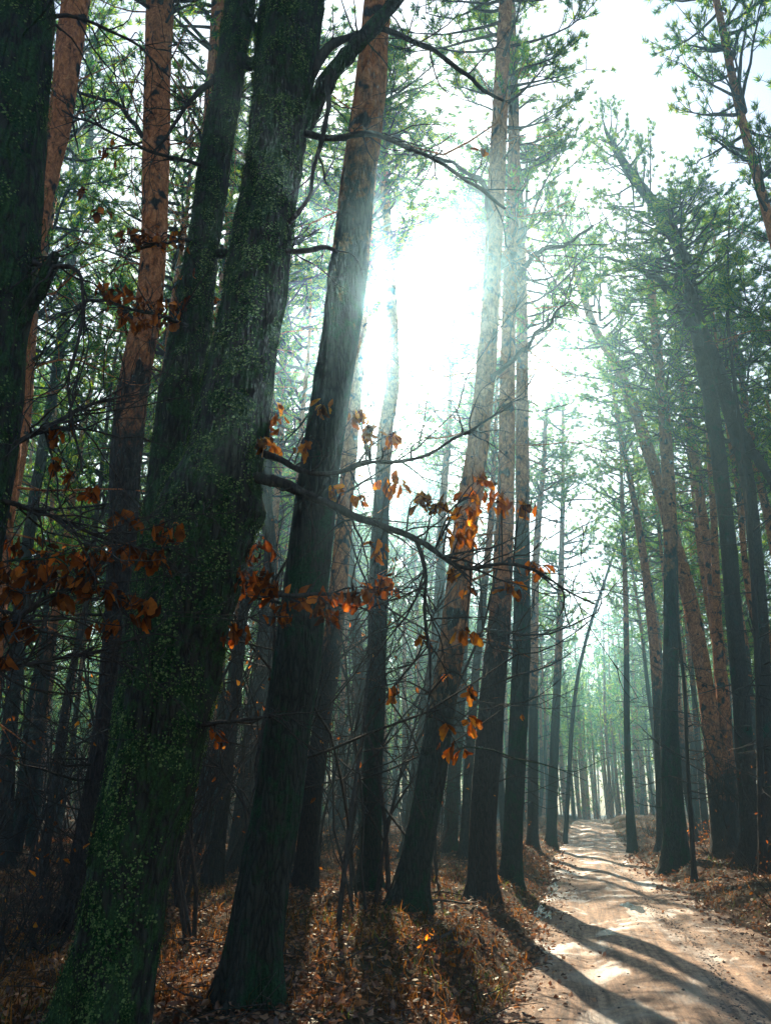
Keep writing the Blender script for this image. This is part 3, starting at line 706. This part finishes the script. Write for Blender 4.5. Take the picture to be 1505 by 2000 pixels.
bough(ROOTS[7][0], ROOTS[7][1], [(945,760,12,12.0),(1000,700,9,11.6),(1060,640,7,11.4),(1110,590,4,11.2)], twig_n=10, seed=32, tl=(0.5, 1.6))
bough(ROOTS[7][0], ROOTS[7][1], [(965,420,12,12.0),(930,350,9,11.6),(860,310,7,11.4),(790,300,4,11.2)], twig_n=12, seed=33, tl=(0.5, 1.6))
bough(ROOTS[12][0], ROOTS[12][1], [(1385,760,24,22.0),(1350,640,20,21.5),(1300,560,15,21.2),(1240,520,9,21.0),(1170,500,4,20.8)], twig_n=18, seed=34, tl=(0.8, 2.6))
bough(ROOTS[13][0], ROOTS[13][1], [(1422,790,26,20.0),(1450,850,24,19.8),(1485,905,20,19.6),(1530,985,16,19.4),(1600,1100,12,19.2)][::-1][::-1], twig_n=6, seed=35, tl=(0.8, 2.6))
bough(ROOTS[2][0], ROOTS[2][1], [(290,640,12,11.0),(240,600,9,10.8),(180,590,7,10.6),(110,620,4,10.5)], twig_n=16, seed=36, tl=(0.5, 1.8))
bough(ROOTS[2][0], ROOTS[2][1], [(305,300,12,11.0),(260,230,9,10.8),(200,190,7,10.6),(130,170,4,10.5)], twig_n=16, seed=37, tl=(0.5, 1.8))

# second, thinner stem of mossy oak
STPTS = [(470,0,54),(455,100,54),(440,200,56),(422,300,60),(408,400,62),(396,480,62),(385,560,70),(372,650,78),(356,750,82),(343,850,80),(332,950,84),(318,1050,90),(300,1200,96),(280,1350,98),(258,1550,100),(232,1800,104),(215,2000,110)]
ok2, o2, _ = near_oak('thinner mossy stem leaning up directly behind the left side of the big ivy oak', 6.6, STPTS, 13, 33.0, 26000, cov_any, amp=0.12, nseg=34)
TREES.append((o2[0], o2[1]))
bough(ok2, o2, [(455,110,30,6.6),(495,125,26,6.4),(520,90,18,6.3),(500,60,14,6.3),(478,10,12,6.2)], twig_n=4, seed=12, mat=M_OAK)
bough(ok2, o2, [(420,497,20,6.6),(450,493,18,6.4),(490,487,14,6.3)], twig_n=1, seed=13, mat=M_OAK)
bough(ok2, o2, [(430,150,12,6.6),(400,170,11,6.4),(365,205,9,6.3),(340,245,7,6.2),(318,280,5,6.1),(300,300,3,6.1)], twig_n=14, seed=14)
bough(ok2, o2, [(395,470,9,6.6),(350,470,7,6.3),(300,480,6,6.1),(250,495,4,6.0)], [(255,465,30),(278,482,32),(312,482,32),(350,478,30),(395,492,16),(230,578,32),(196,572,20)], twig_n=12, seed=15)
bough(ok2, o2, [(380,640,9,6.6),(345,625,7,6.2),(300,612,6,6.0),(250,600,5,5.9),(215,585,3,5.9)], [(262,612,36),(300,618,42),(330,618,34),(277,642,30),(386,552,32),(420,602,32),(345,600,24),(240,630,20)], twig_n=10, seed=16)
bough(ok2, o2, [(415,330,9,6.6),(350,310,7,6.3),(280,290,5,6.1),(200,250,5,6.0),(120,215,3,6.0)], [(212,300,20),(166,378,18),(196,418,16)], twig_n=18, seed=17)

# the black trunk along left edge
EDPTS = [(22,0,160),(12,200,158),(0,400,150),(-14,600,142),(-32,800,135),(-58,1000,130),(-90,1250,132),(-130,1600,140),(-170,1950,150)]
ok3, o3, _ = near_oak('nearly black mossy trunk running up the left edge of the frame', 4.0, EDPTS, 12, 47.0, 18000, cov_any, amp=0.10, nseg=36)
TREES.append((o3[0], o3[1]))
bough(ok3, o3, [(-5,860,46,4.0),(25,690,34,4.0),(55,610,30,3.95),(85,555,30,3.9),(100,515,22,3.9),(112,497,18,3.9)], twig_n=3, seed=18, mat=M_OAK)
bough(ok3, o3, [(-30,455,16,4.0),(30,490,13,4.0),(75,520,13,3.9),(100,522,11,3.9),(138,518,9,3.85),(159,545,8,3.85),(163,600,7,3.85),(150,680,7,3.85),(135,760,6,3.85),(146,840,5,3.85),(158,920,5,3.85)], twig_n=16, seed=19)
bough(ok3, o3, [(-10,885,16,4.0),(40,860,12,4.0),(110,825,9,4.0),(180,790,7,4.1),(240,770,4,4.2)], [(110,840,18),(135,930,16)], twig_n=22, seed=20)
bough(ok3, o3, [(-60,1250,12,4.0),(0,1225,11,4.0),(60,1190,9,4.1),(110,1160,8,4.2),(165,1148,7,4.2),(230,1165,6,4.3),(300,1190,3,4.3)],
      [(40,1082,42),(18,1125,40),(70,1125,40),(104,1145,44),(150,1115,44),(156,1152,38),(186,1095,38),(210,1165,38),(285,1195,36),(206,1232,30),(30,1228,30),(62,1228,18),(140,1178,26),(20,1170,30),(90,1100,30)], twig_n=26, seed=21)
bough(ok3, o3, [(-60,960,12,4.0),(30,985,10,4.0),(110,1010,8,4.1),(180,1040,7,4.2),(240,1062,5,4.3),(310,1080,3,4.3)],
      [(246,1020,26),(250,1088,34),(298,1098,28),(332,1052,42),(312,1092,22),(185,960,16),(110,910,16)], twig_n=26, seed=22)
bough(ok3, o3, [(-20,120,12,4.0),(60,60,10,4.0),(130,30,8,4.1),(210,60,6,4.2),(270,90,5,4.3),(330,150,3,4.3)], twig_n=16, seed=23)
bough(ok3, o3, [(-60,1330,10,4.0),(20,1300,9,4.1),(100,1290,7,4.2),(200,1270,5,4.3),(270,1240,3,4.4)], [(10,1290,14)], twig_n=30, seed=24)

# ------------------------------------------------------------------ random pines of the wood
def straight_pine(seed, H, r0, mat, twn):
    r = np.random.RandomState(seed); n = 8; z = np.linspace(-0.3, H, n); lean = r.uniform(-0.02, 0.02, 2)
    P = np.stack([lean[0] * z + r.normal(size=n) * 0.06, lean[1] * z + r.normal(size=n) * 0.06, z], -1)
    R = r0 * (1 - 0.72 * (z / H).clip(0, 1) ** 1.1)
    me, V, P2, R2 = build_trunk(P, R, (0, 0, 0), 10, 0.6, mat, None, 0.5, (twn, 1.0, H * 0.6), seed)
    return me, P2
VAR = []
for i, (H, r0, m_, ci, lo, line) in enumerate([(22, .17, M_PINE, 0, .56, 5), (24, .20, M_PINE, 1, .50, 7), (19, .14, M_PINE_G, 2, .55, 8), (23, .15, M_PINE, 3, .48, 4), (20, .19, M_PINE_G, 4, .5, 7), (16, .10, M_GREY, 5, .42, 20)]):
    me, P2 = straight_pine(200 + i, H, r0, m_, 14); VAR.append((me, P2, H, ci, lo, line))

def blocked(x, y, H):
    d = math.hypot(x, y); az = math.degrees(math.atan2(x, y)); s = abs(float(lat(x, y)))
    if s < (3.0 + (0.8 if y < 60 else 0.3) if y < 82 else (1.0 if y < 90 else 0.2)): return True
    el = math.degrees(math.atan2(H - CAMH, d))
    if abs(az + 0.4) < 5.5 and el > 26: return True
    if -1.5 < az < 7.0 and el > 23: return True
    if 9.5 < az < 13 and el > 19: return True
    if az < -13 and el > 50: return True
    return False

def place(x, y, label, grp, r):
    v = VAR[r.randint(len(VAR))]; sc = r.uniform(0.82, 1.12)
    z = float(gh(x, y)); root = empty('pine_tree', (x, y, z), label, 'pine tree', grp, r.uniform(0, 6.28))
    root.scale = (r.uniform(0.85, 1.15),) * 2 + (sc,)
    root.rotation_euler[0] = r.normal() * 0.025; root.rotation_euler[1] = r.normal() * 0.025
    t = link('trunk', v[0], root); t['bark_line'] = float(v[5] + r.uniform(-2, 3))
    me, ch = CROWNS[v[3]]; lo = v[4] * v[2]; i = int(np.argmin(abs(v[1][:, 2] - lo)))
    c = link('crown', me, root, tuple(v[1][i])); c.scale = (1, 1, (v[2] + 0.5 - lo) / ch); c.rotation_euler = (0, 0, r.uniform(0, 6.28))

r = np.random.RandomState(77); pts = list(TREES); npl = 0
bands = [(15, 34, 42, 2.4), (34, 58, 88, 1.8), (58, 95, 120, 1.9)]
for bi, (a0, a1, cnt, mind) in enumerate(bands):
    got = 0; tr_ = 0
    while got < cnt and tr_ < 8000:
        tr_ += 1
        d = math.sqrt(r.uniform(a0 ** 2, a1 ** 2)); az = math.radians(r.uniform(-30, 31)); x, y = d * math.sin(az), d * math.cos(az)
        if blocked(x, y, 24): continue
        if any((x - q[0]) ** 2 + (y - q[1]) ** 2 < mind ** 2 for q in pts): continue
        left = float(lat(x, y)) < 0; sd_ = 'left' if left else 'right'
        dist = ('mid-distance', 'far', 'farthest hazy')[bi]
        place(x, y, '%s straight pine standing in the wood on the %s side of the track' % (dist, sd_), '%s pines %s of the track' % (dist, sd_), r)
        pts.append((x, y)); got += 1

# the wood beyond, one mass
r = np.random.RandomState(5); mb = MB()
for _ in range(1100):
    d = r.uniform(96, 190); az = math.radians(r.uniform(-32, 33)); x, y = d * math.sin(az), d * math.cos(az)
    if abs(float(lat(x, y))) < 0.8 and y < 108: continue
    z = float(gh(x, y)); H = r.uniform(17, 24); rr = r.uniform(.12, .22)
    P = np.array([(x, y, z - .3), (x + r.normal() * .2, y, z + H * .5), (x + r.normal() * .5, y, z + H)])
    tube(mb, P, np.array([rr, rr * .75, .05]), 5, 0)
    n = 110; lo_ = 0.42 if r.rand() < .8 else 0.05; q = r.uniform(lo_, 1, n); rad = 2.5 * np.sin(np.clip((q - lo_ + .06) / (1.02 - lo_), 0, 1) * 3.1) ** .6
    th = r.uniform(0, 6.28, n); rr_ = rad * np.sqrt(r.rand(n)); C = np.stack([x + rr_ * np.cos(th), y + rr_ * np.sin(th), z + q * H], -1)
    needles(mb, C, r.normal(size=(n, 3)) * .5 + [0, 0, .4], 6, 0.6, 0.06, 1, r)
tag(link('distant_wood', mb.mesh('distant_wood', [M_PINE, M_NEEDLE])), 'hazy mass of pines closing the view far behind', 'wood', kind='stuff')

# ------------------------------------------------------------------ bare bushes and saplings
def make_bush(seed, h, stems, spread, leaves=0, thick=0.010):
    r = np.random.RandomState(seed); mb = MB(); lm = MB(); tips = []
    def rec(p, d, ln, th, lev):
        n = 5; P = limb(p, d, ln, 0.25, r, n, 0.16); tube(mb, P, np.linspace(th, th * 0.45, n + 1), 4 if lev < 2 else 3, 0, False)
        if lev >= 3: tips.append(P[-1]); return
        for _ in range(r.randint(3, 6)):
            i = r.randint(1, n + 1); rec(P[i], norm(P[i] - P[i - 1]) + r.normal(size=3) * 0.55, ln * r.uniform(0.35, 0.65), th * 0.5, lev + 1)
    for _ in range(stems):
        a = r.uniform(0, 6.28); rec(np.array([math.cos(a), math.sin(a), 0]) * r.uniform(0, 0.12), (math.cos(a) * spread, math.sin(a) * spread, 1), h * r.uniform(0.5, 0.75), thick, 0)
    sm = mb.mesh('stem', [M_TWIG]); lf = None
    if leaves:
        C = np.array([tips[r.randint(len(tips))] for _ in range(leaves)]); D = np.stack([r.normal(size=leaves) * .5, r.normal(size=leaves) * .5, -r.uniform(.2, 1, leaves)], -1)
        oak_leaves(lm, C + r.normal(size=C.shape) * .03, D, 0.075, r); lf = lm.mesh('leaf_cluster', [M_DEAD])
    return sm, lf
BUSH = [make_bush(301, 2.2, 4, 0.5, 0, 0.014), make_bush(302, 1.4, 7, 0.9, 8), make_bush(303, 3.4, 3, 0.35, 14, 0.018), make_bush(304, 1.0, 9, 1.0, 60, 0.007), make_bush(305, 4.8, 2, 0.3, 20, 0.024), make_bush(306, 7.5, 2, 0.22, 18, 0.032), make_bush(307, 9.0, 1, 0.15, 0, 0.04), make_bush(308, 6.5, 3, 0.4, 26, 0.03)]
def bush(x, y, k, label, grp, r, sc=1.0):
    root = empty('bare_bush' if k in (0, 1, 3) else 'oak_sapling', (x, y, float(gh(x, y)) - 0.03), label, 'bush' if k in (0, 1, 3) else 'sapling', grp, r.uniform(0, 6.28))
    root.scale = (sc,) * 3
    link('stem', BUSH[k][0], root)
    if BUSH[k][1]: link('leaf_cluster', BUSH[k][1], root)
r = np.random.RandomState(91)
def gpt(px, py):      # where the ray through a picture point meets the floor
    d = ray(px, py); t = 1.0
    for _ in range(30):
        x, y = d[0] * t, d[1] * t; t += (CAMH + d[2] * t - float(gh(x, y))) / max(0.02, -d[2]) * 0.8
    return d[0] * t, d[1] * t
uni = [(880, 1890, 3, 0.55, 'small oak seedling with glowing orange leaves on the bank left of the track'),
       (1045, 1640, 1, 1.2, 'rounded olive bush bulging over the left bank at the track bend'),
       (1300, 1640, 1, 1.2, 'twiggy bush with pale tips at the feet of the upright teal pine'),
       (690, 1740, 2, 0.9, 'leafless sapling with orange remnants between straight pines, centre left'),
       (1180, 1610, 2, 1.3, 'sapling with rusty leaves hanging over the far end of the track'),
       (80, 1800, 4, 0.8, 'tangled bare sapling in the dark lower left corner')]
for px, py, k, sc, lab in uni:
    x, y = gpt(px, py); bush(x, y, k, lab, None, r, sc)
cnt = 0
while cnt < 165:
    d = 7 + 50 * r.rand() ** 1.1; az = math.radians(r.uniform(-28, 30)); x, y = d * math.sin(az), d * math.cos(az); s = float(lat(x, y))
    if abs(s) < 2.1 or (d < 9 and x > -1.5) or (d < 13 and -0.22 < x / y < 0.1): continue
    k = r.choice(8, p=[.16, .2, .12, .08, .10, .12, .10, .12])
    if d < 11 and k >= 4: k = 0
    if k > 4 and abs(s) < 3.2: k = 1
    sd_ = 'left' if s < 0 else 'right'
    if k in (0, 1, 3): bush(x, y, k, 'twiggy leafless bush in the undergrowth on the %s side of the track' % sd_, 'undergrowth bushes %s of the track' % sd_, r, r.uniform(.7, 1.2))
    else: bush(x, y, k, 'thin bare sapling with a few dead leaves growing %s of the track' % sd_, 'bare saplings %s of the track' % sd_, r, r.uniform(.7, 1.2))
    cnt += 1

rq = np.random.RandomState(17)
for i in range(16):
    px = rq.uniform(-60, 1000); Y = rq.uniform(8.5, 17); p, t = at(px, 1700, Y)
    if abs(px - 1000) < 60 or float(lat(p[0], Y)) > -2.6: continue
    bush(p[0], Y, [5, 6, 7, 4][i % 4], 'tall bare oak sapling spreading dark branches between the near trunks on the left', 'tall bare saplings among the near trunks', rq, rq.uniform(.8, 1.15))

# ------------------------------------------------------------------ litter, grass, fallen wood, stones, puddles
def scatter(n, dmin, dmax, r, smin=1.45, pw=1.0, azl=(-30, 31)):
    d = dmin + (dmax - dmin) * r.rand(n * 2) ** pw; az = np.radians(r.uniform(*azl, n * 2)); x = d * np.sin(az); y = d * np.cos(az); s = np.abs(lat(x, y))
    hw = HW + np.where(lat(x, y) > 0, edge_off(y, 1), edge_off(y, 0)); k = s > hw + (smin - HW)
    return x[k][:n], y[k][:n], s[k][:n]
r = np.random.RandomState(15); mb = MB()
x, y, s = scatter(62000, 4.2, 60, r, 1.40, 1.9)
yr_ = 5.5 + 30 * r.rand(1500) ** 1.5; sr_ = np.clip(np.sign(r.rand(1500) - .5) * (1.5 - np.abs(r.normal(size=1500)) * 0.35), -1.55, 1.55)
x = np.concatenate([x, xc(yr_) + sr_ / .983]); y = np.concatenate([y, yr_])
sl_ = lat(x, y); C = np.stack([x, y, np.where(np.abs(sl_) < HW + .05, np.maximum(gh(x, y), road_z(sl_, y) + .01), gh(x, y)) + r.uniform(0.0, 0.05, len(x)) * sstep(1.3, 1.7, np.abs(sl_))], -1); D = r.normal(size=(len(x), 3)); D[:, 2] *= 0.35
DL = norm(D); SS = norm(np.cross(DL, np.array([0, 0, 1.0]) + r.normal(size=D.shape) * 0.35)); L_ = 0.055 * r.uniform(.6, 1.5, (len(x), 1)) * (1 + np.clip((y[:, None] - 12) / 20, 0, 1))
up = np.cross(SS, DL) * r.uniform(-0.35, 0.35, (len(x), 1))
V = np.stack([C, C + (DL * .3 + SS * .32 + up) * L_, C + (DL * .75 + SS * .22) * L_, C + (DL + up) * L_, C + (DL * .7 - SS * .25 + up) * L_, C + (DL * .3 - SS * .33) * L_], 1)
b6 = (np.arange(len(x)) * 6)[:, None, None]
mb.add(V.reshape(-1, 3), (np.array([(0, 1, 2), (0, 2, 3), (0, 3, 4), (0, 4, 5)])[None] + b6).reshape(-1, 3), 0)
tag(link('leaf_litter', mb.mesh('leaf_litter', [M_LITTER])), 'fallen brown leaves strewn over the forest floor', 'leaves', kind='stuff')

def grass(name, n, dmin, dmax, h, m, label, seed, dens, pw=1.3):
    r = np.random.RandomState(seed); x, y, s = scatter(n, dmin, dmax, r, 1.55, pw)
    k = (vnoise(x * 0.8 + seed, y * 0.8) + 0.35 * vnoise(x * 3, y * 3)) > dens; x, y, s = x[k], y[k], s[k]; n = len(x)
    C = np.stack([x, y, gh(x, y) - 0.02], -1)
    dirs = np.stack([r.normal(size=n) * .45, r.normal(size=n) * .45, np.ones(n)], -1); dirs = norm(dirs)
    hh = h * r.uniform(.4, 1.2, (n, 1)) * (0.6 + 0.6 * vnoise(x * 1.3, y * 1.3 + 7))[:, None]; wd = (0.0028 + 0.00016 * np.hypot(x, y))[:, None]
    sd_ = norm(np.stack([r.normal(size=n), r.normal(size=n), np.zeros(n)], -1)) * wd; bend = np.stack([r.normal(size=n), r.normal(size=n), -np.abs(r.normal(size=n)) * .8], -1) * hh * .35
    m1 = C + dirs * hh * .55; tp = C + dirs * hh + bend
    V = np.stack([C - sd_, C + sd_, m1 + sd_ * .8, m1 - sd_ * .8, tp], 1)
    b = (np.arange(n) * 5)[:, None, None]; mb = MB()
    mb.add(V.reshape(-1, 3), (np.array([(0, 1, 2), (0, 2, 3), (3, 2, 4)])[None] + b).reshape(-1, 3), 0)
    tag(link(name, mb.mesh(name, [m])), label, 'grass', kind='stuff')
grass('dry_grass', 75000, 5.5, 80, 0.26, M_GRASS, 'dry russet grass and bracken covering the banks', 21, 0.56)
grass('green_grass', 50000, 5.5, 80, 0.15, M_GREENG, 'short olive grass growing along the banks', 33, 0.80)

# fallen twigs and stones are countless too
r = np.random.RandomState(44); mb = MB(); x, y, s = scatter(900, 5, 26, r, 1.5, 1.3)
for i in range(len(x)):
    a = r.uniform(0, 6.28); ln = r.uniform(.15, .9); z = float(gh(x[i], y[i])) + r.uniform(.01, .10)
    P = limb((x[i], y[i], z), (math.cos(a), math.sin(a), r.uniform(-.05, .45)), ln, -.2, r, 4, .15); tube(mb, P, np.linspace(r.uniform(.003, .008), .002, 5), 4, 0, False)
tag(link('fallen_twigs', mb.mesh('fallen_twigs', [M_GREY])), 'dead twigs littering the forest floor', 'twigs', kind='stuff')

def stone_mesh(mb, C, S, r):
    t = (1 + 5 ** .5) / 2
    iv = norm(np.array([(-1, t, 0), (1, t, 0), (-1, -t, 0), (1, -t, 0), (0, -1, t), (0, 1, t), (0, -1, -t), (0, 1, -t), (t, 0, -1), (t, 0, 1), (-t, 0, -1), (-t, 0, 1)], float))
    fa = np.array([(0, 11, 5), (0, 5, 1), (0, 1, 7), (0, 7, 10), (0, 10, 11), (1, 5, 9), (5, 11, 4), (11, 10, 2), (10, 7, 6), (7, 1, 8), (3, 9, 4), (3, 4, 2), (3, 2, 6), (3, 6, 8), (3, 8, 9), (4, 9, 5), (2, 4, 11), (6, 2, 10), (8, 6, 7), (9, 8, 1)])
    n = len(C); V = C[:, None] + iv[None] * S[:, None, None] * r.uniform(.6, 1.25, (n, 12, 1)) * np.array([1, 1, .55])
    mb.add(V.reshape(-1, 3), (fa[None] + (np.arange(n) * 12)[:, None, None]).reshape(-1, 3), 0)
r = np.random.RandomState(61); mb = MB()
n = 5200; y = 6 + 30 * r.rand(n) ** 1.6; k = r.rand(n)
s = np.where(k < .45, 0.55 + 0.10 * r.normal(size=n) + 0.12 * np.sin(y * .6), np.where(k < .8, np.sign(r.rand(n) - .5) * (1.36 + .12 * r.normal(size=n)), r.uniform(-1.4, 1.4, n)))
C = np.stack([xc(y) + s / .983, y, road_z(s, y) + 0.008], -1); stone_mesh(mb, C, 0.004 + 0.018 * r.rand(n) ** 4, r)
mS, N_, L__ = new_mat('gravel'); o_ = N_.new('ShaderNodeOutputMaterial'); b_ = N_.new('ShaderNodeBsdfPrincipled'); b_.inputs['Roughness'].default_value = .9
g_ = N_.new('ShaderNodeNewGeometry'); rr_ = ramp(N_, [(0, (.05, .04, .035)), (1, (.22, .17, .13))]); L__.new(g_.outputs['Random Per Island'], rr_.inputs[0]); L__.new(rr_.outputs[0], b_.inputs[0]); L__.new(b_.outputs[0], o_.inputs[0])
tag(link('gravel', mb.mesh('gravel', [mS])), 'loose crumbs of gravel and soil on the track', 'gravel', kind='stuff')

M_WATER = water_mat()
def puddle(sc0, yc, ls, ly, seed, label):
    r = np.random.RandomState(seed); n = 28; a = np.linspace(0, 2 * np.pi, n, endpoint=False)
    k = 1 + 0.28 * np.sin(2 * a + seed) + 0.16 * np.sin(5 * a + 2 * seed) + 0.1 * r.normal(size=n)
    rings = []
    for f in (1.0, 0.6, 0.25):
        s_ = sc0 + ls * k * f * np.cos(a); y_ = yc + ly * k * f * np.sin(a)
        rings.append(np.stack([xc(y_) + s_ / .983, y_, np.maximum(road_z(s_, y_) + .010, gh(xc(y_) + s_ / .983, y_) + .006)], -1))
    c = np.array([float(xc(yc)) + sc0 / .983, yc, float(road_z(sc0, yc)) + .010]); mb = MB(); V = np.vstack(rings + [c[None]]) - c
    Fq = [(q * n + i, q * n + (i + 1) % n, (q + 1) * n + (i + 1) % n, (q + 1) * n + i) for q in (0, 1) for i in range(n)]
    mb.add(V, Fq, 0, True); mb.add(V, [(2 * n + i, 2 * n + (i + 1) % n, 3 * n) for i in range(n)], 0, True)
    tag(link('puddle', mb.mesh('puddle', [M_WATER]), None, tuple(c)), label, 'puddle', kind='structure')
puddle(-1.34, 21.5, .10, 2.2, 1, 'long shining wet strip along the left edge of the track')
puddle(-1.40, 16.2, .12, 1.3, 2, 'nearer shining wet patch at the left edge of the track')
puddle(0.15, 17.0, .16, 0.8, 3, 'small wet patch between the wheel tracks')

# fallen branches on the left bank
for pts_, lab in [([(820, 1745), (862, 1748), (905, 1742)], 'short pale fallen branch lying left of the broad pine foot'),
                  ([(828, 1768), (870, 1766), (915, 1772), (940, 1770)], 'longer fallen branch just below the short pale one'),
                  ([(830, 1850), (862, 1845), (885, 1825), (900, 1798)], 'bent dead stick below the flared-foot pine')]:
    P = [];
    for p in pts_:
        x, y = gpt(*p); P.append((x, y, float(gh(x, y)) + 0.05))
    P2, R2 = resample(np.array(P), np.linspace(0.022, 0.010, len(P)), 0.08); c = P2[0].copy(); mb = MB(); tube(mb, P2 - c, R2, 7, 0)
    r = np.random.RandomState(len(lab)); side_twigs(mb, P2 - c, R2, 3, -1, 1, r, .2, .4, .006)
    tag(link('fallen_branch', mb.mesh('fallen_branch', [M_GREY]), None, tuple(c)), lab, 'fallen branch')

# ------------------------------------------------------------------ haze
me = bpy.data.meshes.new('haze'); X0, X1, Y0, Y1, Z0, Z1 = -290, 340, -36, 306, -2.2, 33
me.from_pydata([(X0, Y0, Z0), (X1, Y0, Z0), (X1, Y1, Z0), (X0, Y1, Z0), (X0, Y0, Z1), (X1, Y0, Z1), (X1, Y1, Z1), (X0, Y1, Z1)], [],
               [(3, 2, 1, 0), (4, 5, 6, 7), (0, 1, 5, 4), (1, 2, 6, 5), (2, 3, 7, 6), (3, 0, 4, 7)])
hm, N, L = new_mat('haze'); out = N.new('ShaderNodeOutputMaterial'); pv = N.new('ShaderNodeVolumePrincipled')
pv.inputs['Color'].default_value = (0.40, 0.74, 0.95, 1); pv.inputs['Density'].default_value = 0.0038; pv.inputs['Anisotropy'].default_value = 0.915
L.new(pv.outputs[0], out.inputs['Volume']); me.materials.append(hm)
tag(link('haze', me), 'thin blue-green morning haze filling the wood', 'haze', kind='stuff')
